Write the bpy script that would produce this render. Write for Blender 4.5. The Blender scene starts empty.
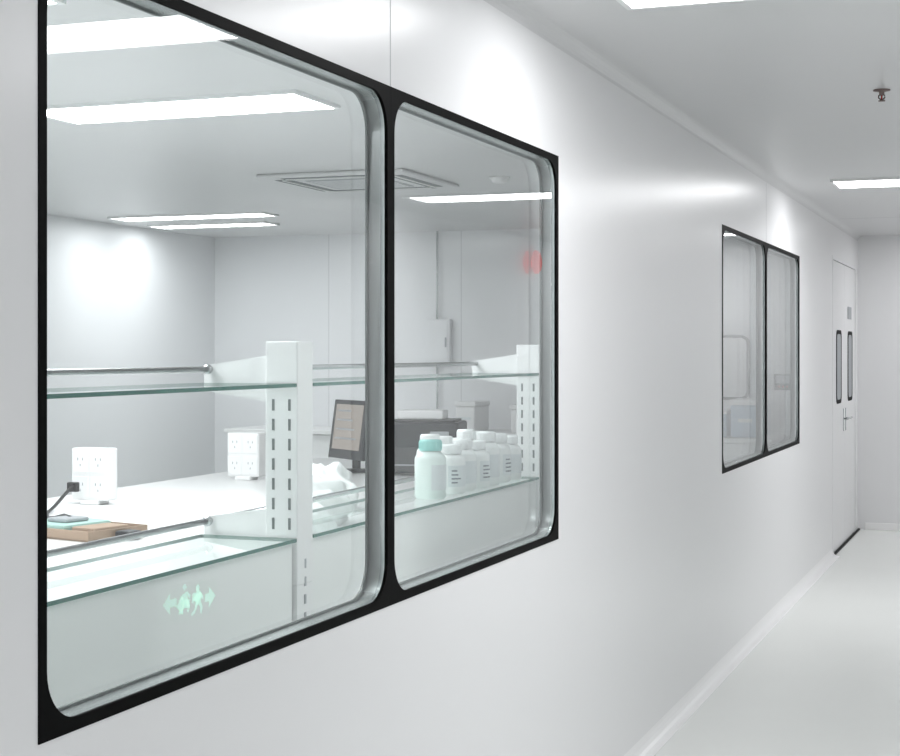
import bpy, bmesh, math, random
from mathutils import Vector, Matrix, noise
random.seed(4)
scene = bpy.context.scene
try:
    scene.view_settings.view_transform = 'Standard'
    scene.view_settings.look = 'None'
except Exception: pass
try:
    scene.cycles.transparent_max_bounces = 24
except Exception: pass

# ---------------------------------------------------------------- materials
def mat(name, col, rough=0.5, metal=0.0, emis=None, estr=0.0, spec=0.5, noise_amt=0.0, noise_scale=3.0, bump=0.0, trans=0.0, coat=0.0):
    m = bpy.data.materials.new(name); m.use_nodes = True
    nt = m.node_tree; b = nt.nodes['Principled BSDF']
    b.inputs['Base Color'].default_value = (*col, 1)
    b.inputs['Roughness'].default_value = rough
    b.inputs['Metallic'].default_value = metal
    b.inputs['Specular IOR Level'].default_value = spec
    b.inputs['Coat Weight'].default_value = coat
    b.inputs['Coat Roughness'].default_value = 0.12
    if trans: b.inputs['Transmission Weight'].default_value = trans
    if emis:
        b.inputs['Emission Color'].default_value = (*emis, 1)
        b.inputs['Emission Strength'].default_value = estr
    if noise_amt or bump:
        tc = nt.nodes.new('ShaderNodeTexCoord')
        nz = nt.nodes.new('ShaderNodeTexNoise'); nz.inputs['Scale'].default_value = noise_scale
        nz.inputs['Detail'].default_value = 4
        nt.links.new(tc.outputs['Object'], nz.inputs['Vector'])
        if noise_amt:
            mx = nt.nodes.new('ShaderNodeMix'); mx.data_type = 'RGBA'
            mx.inputs[6].default_value = (*[c*(1-noise_amt) for c in col], 1)
            mx.inputs[7].default_value = (*[min(1, c*(1+noise_amt)) for c in col], 1)
            nt.links.new(nz.outputs['Fac'], mx.inputs[0])
            nt.links.new(mx.outputs[2], b.inputs['Base Color'])
        if bump:
            bp = nt.nodes.new('ShaderNodeBump'); bp.inputs['Strength'].default_value = bump
            bp.inputs['Distance'].default_value = 0.01
            nt.links.new(nz.outputs['Fac'], bp.inputs['Height'])
            nt.links.new(bp.outputs['Normal'], b.inputs['Normal'])
    return m

def glass_mat(name, tint, f0=0.04, f90=0.9):
    # thin architectural glass: Schlick reflectance, same from both sides
    m = bpy.data.materials.new(name); m.use_nodes = True
    nt = m.node_tree; nt.nodes.clear()
    out = nt.nodes.new('ShaderNodeOutputMaterial')
    tr = nt.nodes.new('ShaderNodeBsdfTransparent'); tr.inputs[0].default_value = (*tint, 1)
    gl = nt.nodes.new('ShaderNodeBsdfAnisotropic'); gl.inputs['Roughness'].default_value = 0.0
    gl.inputs['Color'].default_value = (1, 1, 1, 1)
    lw = nt.nodes.new('ShaderNodeLayerWeight'); lw.inputs['Blend'].default_value = 0.5
    pw = nt.nodes.new('ShaderNodeMath'); pw.operation = 'POWER'; pw.inputs[1].default_value = 5
    ma = nt.nodes.new('ShaderNodeMath'); ma.operation = 'MULTIPLY_ADD'
    ma.inputs[1].default_value = f90-f0; ma.inputs[2].default_value = f0
    nt.links.new(lw.outputs['Facing'], pw.inputs[0]); nt.links.new(pw.outputs[0], ma.inputs[0])
    mx = nt.nodes.new('ShaderNodeMixShader')
    nt.links.new(ma.outputs[0], mx.inputs[0]); nt.links.new(tr.outputs[0], mx.inputs[1])
    nt.links.new(gl.outputs[0], mx.inputs[2]); nt.links.new(mx.outputs[0], out.inputs[0])
    return m

def emit_mat(name, col, s):
    return mat(name, (0.9, 0.9, 0.9), 0.4, emis=col, estr=s)

M = {}
M['wall'] = mat('wall_panel_white', (0.82, 0.823, 0.83), 0.29, spec=0.5, noise_amt=0.008, noise_scale=1.2)
M['wall_in'] = mat('lab_wall_white', (0.85, 0.86, 0.875), 0.45, noise_amt=0.01)
M['seam'] = mat('panel_seam', (0.50, 0.51, 0.52), 0.5)
M['ceil'] = mat('ceiling_panel', (0.67, 0.675, 0.68), 0.33, spec=0.5, noise_amt=0.01)
M['floor'] = mat('vinyl_floor', (0.86, 0.88, 0.855), 0.25, noise_amt=0.015, noise_scale=2.5)
M['cove'] = mat('cove_white', (0.92, 0.92, 0.92), 0.3)
M['black'] = mat('black_glass_border', (0.003, 0.003, 0.003), 0.5, spec=0.03)
M['gasket'] = mat('gasket_dark', (0.02, 0.022, 0.022), 0.6, spec=0.1)
M['gap'] = mat('door_gap_grey', (0.22, 0.23, 0.24), 0.6)
M['rim'] = mat('inner_rim_grey', (0.10, 0.11, 0.11), 0.4, metal=0.3)
M['alu'] = mat('brushed_aluminium', (0.60, 0.635, 0.635), 0.25, metal=0.7, bump=0.02, noise_scale=60)
M['chrome'] = mat('chrome_tube', (0.55, 0.56, 0.57), 0.25, metal=1.0)
M['glass'] = glass_mat('window_glass', (0.975, 0.988, 0.984), 0.04, 0.85)
M['shelfglass'] = glass_mat('shelf_glass', (0.90, 0.96, 0.94), 0.04, 0.6)
M['shelfedge'] = mat('glass_edge_green', (0.03, 0.15, 0.12), 0.15)
M['white'] = mat('powder_coat_white', (0.87, 0.88, 0.88), 0.35, noise_amt=0.01)
M['bench'] = mat('bench_laminate', (0.84, 0.845, 0.84), 0.28, noise_amt=0.01)
M['cream'] = mat('cabinet_cream', (0.88, 0.905, 0.89), 0.4, noise_amt=0.01)
M['slot'] = mat('slot_dark', (0.14, 0.16, 0.16), 0.6)
M['plate'] = mat('socket_plate', (0.86, 0.86, 0.86), 0.3)
M['hdpe'] = mat('bottle_hdpe', (0.88, 0.91, 0.90), 0.35)
M['hdpe2'] = mat('bottle_hdpe_teal', (0.80, 0.90, 0.87), 0.35)
M['teal'] = mat('teal_cap', (0.32, 0.70, 0.66), 0.4)
M['cap'] = mat('white_cap', (0.90, 0.92, 0.92), 0.4)
M['label'] = mat('paper_label', (0.72, 0.77, 0.78), 0.6)
M['ink'] = mat('label_ink', (0.14, 0.17, 0.19), 0.6)
M['mon'] = mat('monitor_plastic', (0.02, 0.022, 0.025), 0.4)
M['screen'] = mat('monitor_screen', (0.10, 0.09, 0.08), 0.25, emis=(0.34, 0.30, 0.27), estr=0.8)
M['dark'] = mat('instrument_dark', (0.014, 0.018, 0.022), 0.5, spec=0.2, noise_amt=0.1, noise_scale=20)
M['grey'] = mat('plastic_grey', (0.35, 0.37, 0.39), 0.45)
M['blue'] = mat('storage_blue', (0.42, 0.53, 0.64), 0.5)
M['card'] = mat('cardboard', (0.36, 0.26, 0.19), 0.75, noise_amt=0.15, noise_scale=15)
M['bag'] = mat('plastic_bag', (0.86, 0.89, 0.88), 0.3, bump=0.6, noise_scale=18)
M['teal2'] = mat('teal_case', (0.36, 0.55, 0.50), 0.5)
M['cable'] = mat('cable_black', (0.01, 0.01, 0.01), 0.5)
M['panel'] = emit_mat('led_panel', (0.985, 0.985, 1.0), 14.6)
M['panel_lab'] = emit_mat('led_panel_lab', (0.96, 0.98, 1.0), 25.0)
M['panel_dim'] = emit_mat('led_panel_soft', (0.96, 0.98, 1.0), 17.0)
M['green'] = emit_mat('exit_green', (0.22, 0.95, 0.58), 4.0)
M['signbody'] = mat('sign_body', (0.55, 0.66, 0.60), 0.4)
M['red'] = mat('alarm_red_glow', (0.75, 0.02, 0.015), 0.4, emis=(0.9, 0.04, 0.03), estr=1.0)  # bell is no lamp; glow added to redden its reflection in the glass
M['sprk'] = mat('sprinkler_metal', (0.20, 0.15, 0.14), 0.4, metal=0.5)
M['redglass'] = mat('bulb_red', (0.5, 0.03, 0.02), 0.2)

# ---------------------------------------------------------------- builder
class B:
    def __init__(s, name):
        s.name = name; s.bm = bmesh.new(); s.mats = []
    def mi(s, key):
        if key not in s.mats: s.mats.append(key)
        return s.mats.index(key)
    def faces(s, verts, faces, key, smooth=False, mtx=None):
        i = s.mi(key)
        vs = [s.bm.verts.new((mtx @ Vector(v)) if mtx else v) for v in verts]
        for f in faces:
            try:
                fc = s.bm.faces.new([vs[k] for k in f]); fc.material_index = i; fc.smooth = smooth
            except Exception: pass
        return vs
    def box(s, x0, x1, y0, y1, z0, z1, key, bev=0.0, mtx=None, seg=2):
        bm = bmesh.new(); 
        bmesh.ops.create_cube(bm, size=1)
        for v in bm.verts:
            v.co = Vector(((x0+x1)/2+v.co.x*(x1-x0), (y0+y1)/2+v.co.y*(y1-y0), (z0+z1)/2+v.co.z*(z1-z0)))
        if bev > 0:
            bmesh.ops.bevel(bm, geom=bm.edges[:], offset=bev, segments=seg, affect='EDGES', profile=0.5)
        s.merge(bm, key, False, mtx)
    def merge(s, bm, key, smooth, mtx=None):
        i = s.mi(key); mp = {}
        for v in bm.verts: mp[v] = s.bm.verts.new((mtx @ v.co) if mtx else v.co)
        for f in bm.faces:
            try:
                nf = s.bm.faces.new([mp[v] for v in f.verts]); nf.material_index = i; nf.smooth = smooth
            except Exception: pass
        bm.free()
    def lathe(s, prof, key, c=(0, 0, 0), seg=28, mtx=None, a0=0, a1=2*math.pi):
        full = abs(a1-a0-2*math.pi) < 1e-6
        n = seg if full else seg+1
        verts = []
        for r, z in prof:
            for k in range(n):
                a = a0+(a1-a0)*k/seg
                verts.append((c[0]+r*math.cos(a), c[1]+r*math.sin(a), c[2]+z))
        fs = []
        for j in range(len(prof)-1):
            for k in range(seg):
                k2 = (k+1) % n if full else k+1
                fs.append((j*n+k, j*n+k2, (j+1)*n+k2, (j+1)*n+k))
        s.faces(verts, fs, key, True, mtx)
    def tube(s, pts, r, key, seg=10):
        pts = [Vector(p) for p in pts]; verts = []; n = len(pts)
        for i, p in enumerate(pts):
            t = (pts[min(i+1, n-1)]-pts[max(i-1, 0)]).normalized()
            up = Vector((0, 0, 1)) if abs(t.z) < 0.9 else Vector((1, 0, 0))
            a = t.cross(up).normalized(); b = t.cross(a)
            for k in range(seg):
                th = 2*math.pi*k/seg
                verts.append(p+a*r*math.cos(th)+b*r*math.sin(th))
        fs = [(i*seg+k, i*seg+(k+1) % seg, (i+1)*seg+(k+1) % seg, (i+1)*seg+k) for i in range(n-1) for k in range(seg)]
        fs.append(tuple(range(seg))); fs.append(tuple((n-1)*seg+k for k in range(seg))[::-1])
        s.faces(verts, fs, key, True)
    def ring(s, x0, x1, Y0, Y1, Z0, Z1, b, r, key, key_in=None, outer_r=0.0, n=10):
        """frame in y-z plane, inner rounded rect inset b with radius r, extruded x0..x1"""
        def rr(y0, y1, z0, z1, r):
            pts = []
            for (cy, cz, a) in ((y1-r, z1-r, 0), (y0+r, z1-r, 90), (y0+r, z0+r, 180), (y1-r, z0+r, 270)):
                for k in range(n+1):
                    t = math.radians(a+90*k/n)
                    pts.append((cy+r*math.cos(t), cz+r*math.sin(t)))
            return pts
        inn = rr(Y0+b, Y1-b, Z0+b, Z1-b, r); out = rr(Y0, Y1, Z0, Z1, max(outer_r, 1e-5))
        N = len(inn)
        verts = [(x0, *p) for p in out]+[(x0, *p) for p in inn]+[(x1, *p) for p in out]+[(x1, *p) for p in inn]
        f1 = []; f2 = []
        for k in range(N):
            k2 = (k+1) % N
            f1 += [(k, k2, N+k2, N+k), (2*N+k, 2*N+k2, 3*N+k2, 3*N+k), (k, k2, 2*N+k2, 2*N+k)]
            f2.append((N+k, N+k2, 3*N+k2, 3*N+k))
        s.faces(verts, f1, key); s.faces(verts, f2, key_in or key, True)
    def done(s, loc=None, bevel=None):
        bmesh.ops.remove_doubles(s.bm, verts=s.bm.verts[:], dist=1e-6)
        bmesh.ops.recalc_face_normals(s.bm, faces=s.bm.faces[:])
        me = bpy.data.meshes.new(s.name)
        off = Vector(loc) if loc else Vector((0, 0, 0))
        if loc: bmesh.ops.translate(s.bm, verts=s.bm.verts[:], vec=-off)
        s.bm.to_mesh(me); s.bm.free()
        for k in s.mats: me.materials.append(M[k])
        ob = bpy.data.objects.new(s.name, me); ob.location = off
        scene.collection.objects.link(ob)
        return ob

# ---------------------------------------------------------------- dimensions
CZ = 1.53
WX = -1.391; WT = 0.05; WI = WX-WT
RX = 1.15
H = 2.53
YB = -2.0; YE = 13.85; YL = 12.1; XL = -6.70
WZ0, WZ1 = 0.942, 2.146
WIN = [(1.972, 4.716), (7.50, 10.19)]

# floor / ceiling
b = B('floor'); b.box(XL-0.1, RX+0.1, YB-0.1, YE+0.1, -0.1, 0, 'floor'); b.done()
b = B('ceiling'); b.box(XL-0.1, RX+0.1, YB-0.1, YE+0.1, H, H+0.1, 'ceil')
for y in (-0.0, 2.6, 12.0):
    b.box(WX+0.002, RX-0.002, y-0.0015, y+0.0015, H-0.0008, H, 'seam')
b.done()

# partition wall with openings
DY0, DY1, DZ1 = 12.02, 13.62, 2.23
b = B('wall_left')
ycuts = [YB]
for a, c in WIN: ycuts += [a, c]
ycuts += [DY0-.03, DY1+.03, YE]
for i in range(0, len(ycuts), 2):
    b.box(WI, WX, ycuts[i], ycuts[i+1], 0, H, 'wall')
for a, c in WIN:
    b.box(WI, WX, a, c, 0, WZ0, 'wall'); b.box(WI, WX, a, c, WZ1, H, 'wall')
b.box(WI, WX, DY0-.03, DY1+.03, DZ1+.03, H, 'wall')
for y, zs, k in ((0.62, [(0.06, H-0.05)], 'seam'), (3.344, [(WZ1, H-0.05)], 'seam'), (8.845, [(WZ1, H-0.05)], 'seam')):
    for z0, z1 in zs:
        b.box(WX-0.001, WX+0.0005, y-0.0022, y+0.0022, z0, z1, k)
b.done()
b = B('wall_right'); b.box(RX, RX+0.1, YB, YE, 0, H, 'wall'); b.done()
b = B('wall_end'); b.box(WI, RX, YE, YE+0.1, 0, H, 'wall'); b.done()
b = B('wall_rear'); b.box(XL, RX, YB-0.1, YB, 0, H, 'wall'); b.done()
b = B('wall_lab_far'); b.box(XL, WI, YL, YL+0.1, 0, H, 'wall_in')
for x in (-5.6, -4.4, -3.2): b.box(x-.002, x+.002, YL-0.0008, YL, 0, H, 'seam')
b.done()
b = B('wall_lab_side'); b.box(XL-0.1, XL, YB, YL, 0, H, 'wall_in')
for y in (3.0, 5.4, 7.8): b.box(XL, XL+0.0008, y-.002, y+.002, 0, H, 'seam')
b.done()

# coves (concave quarter profile)
def cove(name, x, sx, z, sz, y0, y1, r, key='cove'):
    b = B(name); n = 6
    prof = [(0, 0)]
    for k in range(n+1):
        t = math.pi/2*k/n
        prof.append((r-r*math.sin(t), r-r*math.cos(t)))
    N = len(prof)
    vs = [(x+sx*p, yy, z+sz*q) for yy in (y0, y1) for p, q in prof]
    fs = [(k, (k+1) % N, N+(k+1) % N, N+k) for k in range(N)]
    fs += [tuple(range(N)), tuple(range(N, 2*N))]
    b.faces(vs, fs, key); return b.done()
cove('baseboard_left', WX, 1, 0, 1, YB, DY0-0.05, 0.055)
cove('trim_1', WX, 1, H, -1, YB, YE, 0.045, 'ceil')
cove('baseboard_right', RX, -1, 0, 1, YB, YE, 0.055)
cove('trim_2', RX, -1, H, -1, YB, YE, 0.045, 'ceil')
b = B('baseboard_end'); b.box(WX+0.06, RX-0.06, YE-0.012, YE, 0, 0.06, 'cove', 0.003); b.done()
b = B('trim_3'); b.box(WX+0.001, WX+0.018, DY0-0.04, YE-0.013, 0.0, 0.010, 'gasket'); b.done()

# windows
for wi, (a, c) in enumerate(WIN):
    b = B('window_%d' % (wi+1)); mid = (a+c)/2
    for y0, y1 in ((a, mid), (mid, c)):
        e = 0.0004
        b.ring(WX-0.006, WX+0.002, y0+e, y1-e, WZ0+e, WZ1-e, 0.0205, 0.085, 'black')
        b.ring(WI+0.004, WX-0.006, y0+e, y1-e, WZ0+e, WZ1-e, 0.0205, 0.085, 'alu')
        b.ring(WI-0.003, WI+0.004, y0+e, y1-e, WZ0+e, WZ1-e, 0.0245, 0.083, 'rim', 'rim')
        for gx in (WX-0.007, WI+0.006):
            y0g, y1g, z0g, z1g = y0+.015, y1-.015, WZ0+.015, WZ1-.015
            b.faces([(gx, y0g, z0g), (gx, y1g, z0g), (gx, y1g, z1g), (gx, y0g, z1g)], [(0, 1, 2, 3)], 'glass')
    b.done()

# double door set in its opening in the partition
b = B('door_1')
x1 = WX-0.001
b.box(WI, x1+.003, DY0-0.029, DY0, 0.0, DZ1+0.029, 'wall')
b.box(WI, x1+.003, DY1, DY1+0.029, 0.0, DZ1+0.029, 'wall')
b.box(WI, x1+.003, DY0, DY1, DZ1, DZ1+0.029, 'wall')
b.box(WI, WI+.02, DY0, DY1, 0.0, DZ1, 'gap')
mid = (DY0+DY1)/2
for y0, y1 in ((DY0+.005, mid-.003), (mid+.003, DY1-.005)):
    b.box(WI+.02, x1-.002, y0, y1, 0.01, DZ1-.005, 'wall', 0.001)
    yc = (y0+y1)/2; xx = x1-.002
    b.ring(xx, xx+.004, yc-.17, yc+.17, 1.13, 1.70, 0.03, 0.05, 'black', outer_r=.06)
    b.box(xx, xx+.002, yc-.15, yc+.15, 1.15, 1.68, 'grey')
for sgn in (-1, 1):
    yy = mid+sgn*.07; xx = x1-.002
    b.box(xx, xx+.005, yy-.02, yy+.02, 0.9, 1.08, 'alu', .002)
    b.tube([(xx+.003, yy, 1.0), (xx+.036, yy, 1.0), (xx+.04, yy+sgn*.02, 1.0), (xx+.04, yy+sgn*.12, 1.0)], .007, 'chrome')
b.box(x1-.002, x1+.003, 13.05, 13.30, 1.80, 1.90, 'grey', .001)
b.done()

# ---------------------------------------------------------------- ceiling lights
def panel(name, xa, xb, ya, yb, key):
    b = B(name); t = 0.018
    z = H
    b.box(xa-t, xb+t, ya-t, ya, z-.014, z, 'white'); b.box(xa-t, xb+t, yb, yb+t, z-.014, z, 'white')
    b.box(xa-t, xa, ya, yb, z-.014, z, 'white'); b.box(xb, xb+t, ya, yb, z-.014, z, 'white')
    zz = z-.010
    b.faces([(xa, ya, zz), (xb, ya, zz), (xb, yb, zz), (xa, yb, zz)], [(0, 1, 2, 3)], key)
    b.done(loc=((xa+xb)/2, (ya+yb)/2, z))
for y in (-0.85, 4.19, 9.45):
    panel('added_end_fill_panel', -1.07, 0.87, y-.19, y+.19, 'panel')
panel('added_end_fill_panel', -0.7, 0.87, 13.0, 13.25, 'panel')  # added fill panel, out of view, keeps the end wall from going dark
for (xa, ya, dx, dy, k) in ((-3.86, 5.38, 1.22, .38, 'panel_lab'), (-3.80, 3.35, 1.22, .40, 'panel_lab'), (-3.72, 0.5, 1.22, .36, 'panel_lab'), (-6.38, 9.95, 1.24, .24, 'panel_dim'), (-6.50, 10.70, 1.0, .22, 'panel_dim'), (-6.1, 5.35, 1.22, .3, 'panel_lab'), (-6.1, 1.5, 1.22, .3, 'panel_lab')):
    panel('added_end_fill_panel', xa, xa+dx, ya, ya+dy, k)

# ---------------------------------------------------------------- lab bench
BZ = 0.88
b = B('lab_bench')
b.box(-4.10, -2.215, 1.0, 8.7, BZ-.035, BZ, 'bench', .004)
b.box(-4.06, -2.215, 1.04, 8.66, 0.08, BZ-.035, 'cream')
b.box(-4.0, -2.25, 1.1, 8.6, 0.0, 0.08, 'grey')
b.done()

# reagent rack with its service spine
b = B('reagent_rack')
SZ1 = 1.441; SZ0 = 1.012
b.box(-2.21, -1.945, 1.0, 6.30, 0, BZ, 'cream')
for y, y1 in ((1.0, 2.497), (2.5, 3.897), (4.003, 6.167)):
    b.box(-1.944, -1.915, y, y1, 0.02, 1.0, 'cream', .002)
cols = [1.30, 3.90, 6.17]
for y in cols:
    b.box(-2.0, -1.90, y, y+.10, 0.881, 1.56, 'white', .004)
    b.box(-1.944, -1.902, y+.002, y+.098, 0.02, 0.885, 'white')
    for col in (-1.925, -1.975):
        for k in range(7):
            z = 1.385-k*.055
            b.box(col-.004, col+.004, y-.0008, y+.0005, z-.018, z+.014, 'slot')
    for k in range(6):
        z = .94-k*.05
        b.box(-1.9015, -1.8990, y+.044, y+.054, z-.014, z+.012, 'grey')
    for sz in (SZ0, SZ1):
        vs = []
        for yy in (y+.012, y+.022):
            vs += [(-2.20, yy, sz-.02), (-2.20, yy, sz+.05), (-2.0, yy, sz+.08), (-2.0, yy, sz-.05)]
        b.faces(vs, [(0, 1, 2, 3), (4, 5, 6, 7), (0, 1, 5, 4), (1, 2, 6, 5), (2, 3, 7, 6), (3, 0, 4, 7)], 'white')
for (y0, y1) in ((1.405, 3.895), (4.005, 6.165)):
    for sz in (SZ0, SZ1):
        x0, x1, z0, z1 = -2.20, -1.90, sz-.008, sz+.002
        vs = [(x0, y0, z0), (x1, y0, z0), (x1, y1, z0), (x0, y1, z0), (x0, y0, z1), (x1, y0, z1), (x1, y1, z1), (x0, y1, z1)]
        b.faces(vs, [(4, 5, 6, 7)], 'shelfglass')
        b.faces(vs, [(0, 1, 5, 4), (1, 2, 6, 5), (2, 3, 7, 6), (3, 0, 4, 7)], 'shelfedge')
        b.tube([(-2.18, y0-.083, sz+.04), (-2.18, y1+.018, sz+.04)], .009, 'chrome')
        if y0 < 2: b.lathe([(0, 0), (.014, 0), (.014, .012), (0, .012)], 'chrome', (0, 0, 0), 14, Matrix.Translation((-2.18, 3.90, sz+.04)) @ Matrix.Rotation(math.pi/2, 4, 'X'))
b.done()

# ---------------------------------------------------------------- bottles
def bottle(x, y, h, r, cap='cap', body='hdpe', ang=0, mark=True):
    b = B('reagent_bottle'); z = SZ0+.003
    prof = [(0, 0), (r*.9, 0), (r, .006), (r, h*.66), (r*.96, h*.71), (r*.80, h*.77), (r*.62, h*.80), (r*.60, h*.84)]
    b.lathe(prof, body, (x, y, z))
    rc = r*.72
    b.lathe([(rc*.98, h*.815), (rc, h*.82), (rc, h*.975), (rc*.93, h), (0, h)], cap, (x, y, z))
    for k in range(20):
        a = 2*math.pi*k/20
        b.box(-.0012, .0012, -.0012, .0012, h*.84, h*.965, cap, mtx=Matrix.Translation((x+rc*math.cos(a), y+rc*math.sin(a), z)))
    a0 = math.radians(-75+ang)
    b.lathe([(r+.0008, h*.15), (r+.0008, h*.58)], 'label', (x, y, z), 14, a0=a0, a1=a0+1.9)
    if mark:
        for k in range(4):
            hh = h*(.22+.08*k)
            b.lathe([(r+.0014, hh), (r+.0014, hh+h*.03)], 'ink', (x, y, z), 8, a0=a0+.25, a1=a0+.6+random.random()*.9)
    return b.done(loc=(x, y, z))
bottle(-1.985, 5.14, .205, .056, 'teal', 'hdpe2', 10, False)
xs = [(-1.98, 5.34), (-1.98, 5.46), (-2.11, 5.46), (-1.975, 5.60), (-2.11, 5.60), (-1.98, 5.73), (-2.11, 5.73), (-1.98, 5.87), (-2.11, 5.86), (-1.98, 6.01), (-2.11, 6.00)]
for i, (x, y) in enumerate(xs):
    bottle(x, y, .178+.014*(i % 3), .051, 'cap', 'hdpe', random.uniform(-20, 30), i in (0, 3, 7))

# ---------------------------------------------------------------- monitor
def monitor(x, y, ang):
    b = B('computer_monitor')
    m = Matrix.Translation((x, y, BZ)) @ Matrix.Rotation(ang, 4, 'Z')
    t = m @ Matrix.Translation((0, 0, .235)) @ Matrix.Rotation(math.radians(-8), 4, 'X')
    b.box(-.19, .19, -.012, .018, -.165, .155, 'mon', .006, t)
    b.box(-.12, .12, .018, .045, -.09, .09, 'mon', .01, t)
    b.box(-.155, .155, -.0135, -.0115, -.115, .13, 'screen', 0, t)
    for k in range(4): b.box(-.13, .02+.03*k, -.0142, -.0134, .09-.05*k, .10-.05*k, 'grey', 0, t)
    b.box(-.03, .03, .03, .055, .01, .24, 'mon', .006, m)
    b.lathe([(0, 0.001), (.11, 0.001), (.115, .004), (.105, .012), (.03, .018), (0, .018)], 'mon', (0, .03, 0), 28, m)
    return b.done(loc=(x, y, BZ))
monitor(-3.45, 7.72, math.radians(-38))

# dark bench-top instrument with tray
b = B('benchtop_instrument')
L = (-3.02, 7.75, BZ)
m = Matrix.Translation(L) @ Matrix.Rotation(math.radians(12), 4, 'Z')
b.box(-.20, .20, -.16, .18, .015, .28, 'dark', .012, m)
b.box(-.18, .18, -.168, -.155, .03, .15, 'mon', .004, m)
b.box(.05, .15, -.171, -.158, .20, .235, 'grey', .003, m)
b.box(-.15, .15, -.1715, -.165, .055, .062, 'grey', 0, m)
b.box(-.17, .17, -.10, .17, .28, .292, 'mon', .004, m)
b.box(-.15, .10, -.04, .15, .292, .34, 'plate', .008, m)
for sx in (-.16, .16):
    for sy in (-.12, .14): b.lathe([(0, 0.001), (.018, 0.001), (.018, .016), (0, .016)], 'mon', (sx, sy, 0), 14, m)
b.done(loc=L)

# desktop socket boxes
def sockets(x, y):
    b = B('desktop_socket_box')
    b.box(x-.045, x+.045, y, y+.09, BZ+.001, BZ+.02, 'plate', .004)
    m = Matrix.Translation((x, y+.045, BZ))
    b.box(-.090, .090, -.04, .04, .018, .240, 'plate', .008, m)
    for dx in (-.044, .044):
        for z in (.075, .182):
            b.box(dx-.040, dx+.040, -.043, -.039, z-.046, z+.046, 'white', .003, m)
            for hx, hz, w, h in ((-.012, .012, .004, .012), (.012, .012, .004, .012), (0, -.014, .004, .010)):
                b.box(dx+hx-w/2, dx+hx+w/2, -.0436, -.0428, z+hz-h/2, z+hz+h/2, 'grey', 0, m)
    return b.done(loc=(x, y+.045, BZ))
sockets(-3.75, 5.68); sockets(-3.74, 7.04)

# cardboard tray with teal case and cable
b = B('equipment_tray')
m = Matrix.Translation((-3.17, 4.74, BZ+.001)) @ Matrix.Rotation(math.radians(-14), 4, 'Z')
b.box(-.20, .20, -.14, .14, 0, .006, 'card', 0, m)
b.box(-.20, .20, -.14, -.133, 0, .035, 'card', .001, m); b.box(-.20, .20, .133, .14, 0, .035, 'card', .001, m)
b.box(-.20, -.193, -.133, .133, 0, .035, 'card', .001, m); b.box(.193, .20, -.133, .133, 0, .035, 'card', .001, m)
b.box(-.18, .04, -.11, .12, .007, .045, 'teal2', .01, m)
b.box(.06, .17, -.09, .08, .007, .04, 'card', .006, m)
b.box(-.10, .0, -.06, .05, .045, .06, 'grey', .006, m)
b.box(.21, .28, -.03, .04, 0, .03, 'mon', .008, m)
b.tube([(-3.785, 5.632, BZ+.08), (-3.78, 5.605, BZ+.085), (-3.77, 5.54, BZ+.06), (-3.74, 5.42, BZ+.02), (-3.66, 5.25, BZ+.01), (-3.54, 5.08, BZ+.012), (-3.42, 4.96, BZ+.03), (-3.30, 4.84, BZ+.055), (-3.22, 4.76, BZ+.058)], .007, 'cable')
b.box(-3.81, -3.765, 5.605, 5.636, BZ+.06, BZ+.10, 'cable', .004)
b.done(loc=(-3.17, 4.74, BZ))

# plastic bags
def bag(x, y, sx, sy, sz, seed):
    b = B('plastic_bag'); bm = bmesh.new(); bmesh.ops.create_icosphere(bm, subdivisions=4, radius=1)
    for v in bm.verts:
        p = v.co.copy(); n = noise.noise(p*2.2+Vector((seed, 0, 0)))*.35+noise.noise(p*6+Vector((0, seed, 0)))*.14
        p *= 1+n
        p = Vector((p.x*sx, p.y*sy, max(p.z, -.55)*sz))
        v.co = p
    mz = min(v.co.z for v in bm.verts)
    b.merge(bm, 'bag', True, Matrix.Translation((x, y, BZ-mz+.0005)))
    b.done(loc=(x, y, BZ))
bag(-2.55, 5.35, .14, .17, .11, 3.1); bag(-2.72, 5.85, .13, .14, .12, 7.7); bag(-2.40, 4.98, .10, .12, .07, 12.2)

# ---------------------------------------------------------------- far-wall items
b = B('distribution_box')
yb = YL
b.box(-4.70, -4.48, yb-.06, yb, 1.42, 1.80, 'wall_in', .006)
b.box(-4.685, -4.495, yb-.066, yb-.059, 1.435, 1.785, 'wall_in', .003)
b.box(-4.52, -4.505, yb-.072, yb-.064, 1.57, 1.65, 'grey', .002)
b.tube([(-4.60, yb-.03, 1.79), (-4.60, yb-.03, H-.001)], .009, 'alu')
b.tube([(-4.60, yb-.03, 1.43), (-4.60, yb-.03, 1.0)], .009, 'alu')
b.done()

b = B('storage_counter')
b.box(-6.2, -1.75, 11.35, YL-.003, .87, .90, 'bench', .004)
b.box(-6.15, -1.80, 11.42, YL-.003, .10, .87, 'cream')
b.box(-6.1, -1.85, 11.48, YL-.003, 0, .10, 'grey')
for k in range(9):
    x = -6.15+k*.4833
    b.box(x+.004, x+.479, 11.402, 11.42, .12, .86, 'white', .002)
    b.tube([(x+.40, 11.402, .55), (x+.40, 11.385, .55), (x+.40, 11.385, .69), (x+.40, 11.402, .69)], .005, 'chrome')
b.done()
for x, w, h, key in ((-2.25, .30, .20, 'blue'), (-1.96, .22, .28, 'blue'), (-2.65, .26, .16, 'grey'), (-3.6, .35, .22, 'plate'), (-4.15, .16, .24, 'plate')):
    b = B('storage_box')
    b.box(x-w/2, x+w/2, 11.5, 11.85, .901, .90+h*.85, key, .012)
    b.box(x-w/2-.008, x+w/2+.008, 11.492, 11.858, .90+h*.85, .90+h, 'plate', .006)
    b.box(x-.05, x+.05, 11.494, 11.499, .90+h*.4, .90+h*.5, 'label')
    b.done()
b = B('control_panel')
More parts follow.
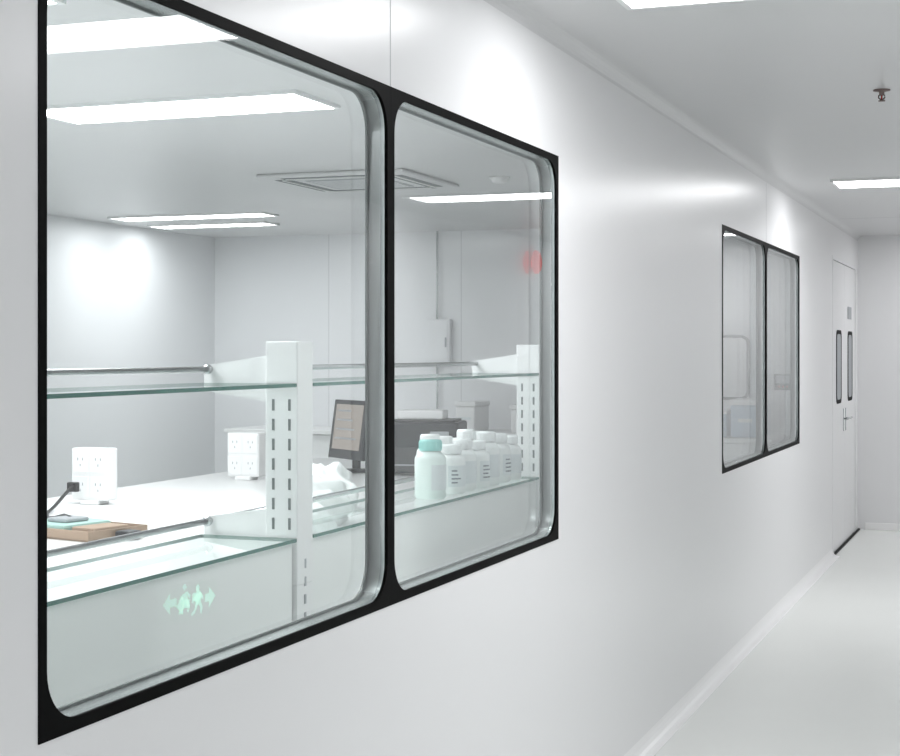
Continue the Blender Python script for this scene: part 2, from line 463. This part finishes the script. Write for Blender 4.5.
b.box(-1.84, -1.70, YL-.03, YL, 1.24, 1.36, 'mon', .006)
b.box(-1.82, -1.72, YL-.032, YL-.029, 1.29, 1.35, 'grey')
for k in range(3): b.lathe([(0, 0), (.008, 0), (.008, .005), (0, .005)], 'redglass', (0, 0, 0), 12, Matrix.Translation((-1.80+k*.03, YL-.03, 1.265)) @ Matrix.Rotation(math.pi/2, 4, 'X'))
b.done()
b = B('window_3')
MR = Matrix.Translation((-2.2, YL, 0)) @ Matrix.Rotation(math.radians(-90), 4, 'Z')
b.ring(0.001, .02, -.17, .17, 1.16, 1.66, .02, .05, 'gasket', outer_r=.06)
b.box(0.002, .008, -.155, .155, 1.175, 1.645, 'plate')
for v in b.bm.verts: v.co = MR @ v.co
b.done()

# ceiling cassette air conditioner
b = B('ceiling_air_conditioner')
cx, cy = -3.64, 8.30; z = H
b.box(cx-.45, cx+.45, cy-.45, cy+.45, z-.022, z, 'ceil', .010)
b.box(cx-.24, cx+.24, cy-.24, cy+.24, z-.026, z-.018, 'grey', .003)
for k in range(9): b.box(cx-.22, cx+.22, cy-.21+k*.05, cy-.20+k*.05, z-.028, z-.025, 'white')
for a in range(4):
    m = Matrix.Translation((cx, cy, 0)) @ Matrix.Rotation(a*math.pi/2, 4, 'Z')
    b.box(-.32, .32, .30, .39, z-.024, z-.020, 'slot', 0, m)
    b.box(-.31, .31, .335, .350, z-.028, z-.023, 'plate', 0, m)
b.done(loc=(cx, cy, H))
b = B('smoke_detector')
b.lathe([(0, -.035), (.03, -.035), (.045, -.028), (.05, -.012), (.06, -.010), (.06, 0), (0, 0)], 'plate', (-2.84, 8.45, H))
b.done()

# sprinkler in corridor ceiling
b = B('sprinkler_head')
c = (-.53, 6.15, H)
b.lathe([(0, 0), (.032, 0), (.032, -.004), (.018, -.007), (.010, -.009), (.010, -.022), (0, -.022)], 'sprk', c)
for s in (-1, 1): b.tube([(c[0]+s*.010, c[1], H-.020), (c[0]+s*.012, c[1], H-.030), (c[0], c[1], H-.040)], .003, 'sprk')
b.lathe([(0, -.020), (.003, -.022), (.003, -.038), (0, -.039)], 'redglass', c, 10)
b.lathe([(0, -.039), (.013, -.041), (.013, -.044), (0, -.044)], 'sprk', c)
b.done()

# exit sign on right wall (low level)
b = B('exit_sign')
x = RX; yc = 6.90; zc = .28
b.box(x-.02, x, yc-.21, yc+.21, zc-.09, zc+.09, 'signbody', .004)
xf = x-.0206
def poly(pts):
    b.faces([(xf, yc+p*1.3, zc+q*1.3) for p, q in pts], [tuple(range(len(pts)))], 'green')
poly([(-.15, 0), (-.10, .04), (-.10, .015), (-.05, .015), (-.05, -.015), (-.10, -.015), (-.10, -.04)])
poly([(.15, 0), (.10, .04), (.10, .015), (.07, .015), (.07, -.015), (.10, -.015), (.10, -.04)])
poly([(-.01, .02), (.03, .03), (.035, -.005), (-.005, -.01)])
poly([(-.005, -.01), (.015, -.01), (.0, -.035), (-.03, -.055), (-.038, -.045), (-.012, -.03)])
poly([(.015, -.01), (.035, -.005), (.05, -.03), (.04, -.055), (.028, -.05), (.034, -.032)])
poly([(.03, .03), (.055, .01), (.05, .0), (.03, .018)]); poly([(-.01, .02), (-.035, .0), (-.03, -.008), (-.005, .008)])
poly([(.012+.013*math.cos(t*math.pi/5), .048+.013*math.sin(t*math.pi/5)) for t in range(10)])
b.done()
# fire alarm on right wall
b = B('fire_alarm_bell')
m = Matrix.Translation((RX, 12.62, 2.29)) @ Matrix.Rotation(-math.pi/2, 4, 'Y')
b.lathe([(0, 0), (.05, 0), (.05, .02), (.10, .025), (.10, .04), (.08, .06), (.03, .07), (0, .07)], 'red', (0, 0, 0), 28, m)
b.done()

# ---------------------------------------------------------------- world + camera
w = bpy.data.worlds.new('World'); scene.world = w; w.use_nodes = True
w.node_tree.nodes['Background'].inputs[0].default_value = (.8, .85, .9, 1)
w.node_tree.nodes['Background'].inputs[1].default_value = .3

cam = bpy.data.cameras.new('camera'); co = bpy.data.objects.new('camera', cam); scene.collection.objects.link(co)
co.location = (0, 0, CZ)
co.rotation_euler = (math.pi/2, 0, math.atan(580/1560))
cam.sensor_fit = 'HORIZONTAL'; cam.sensor_width = 36; cam.lens = 36*1560/900
cam.shift_y = -26/900
cam.clip_start = .05; cam.clip_end = 60
scene.camera = co
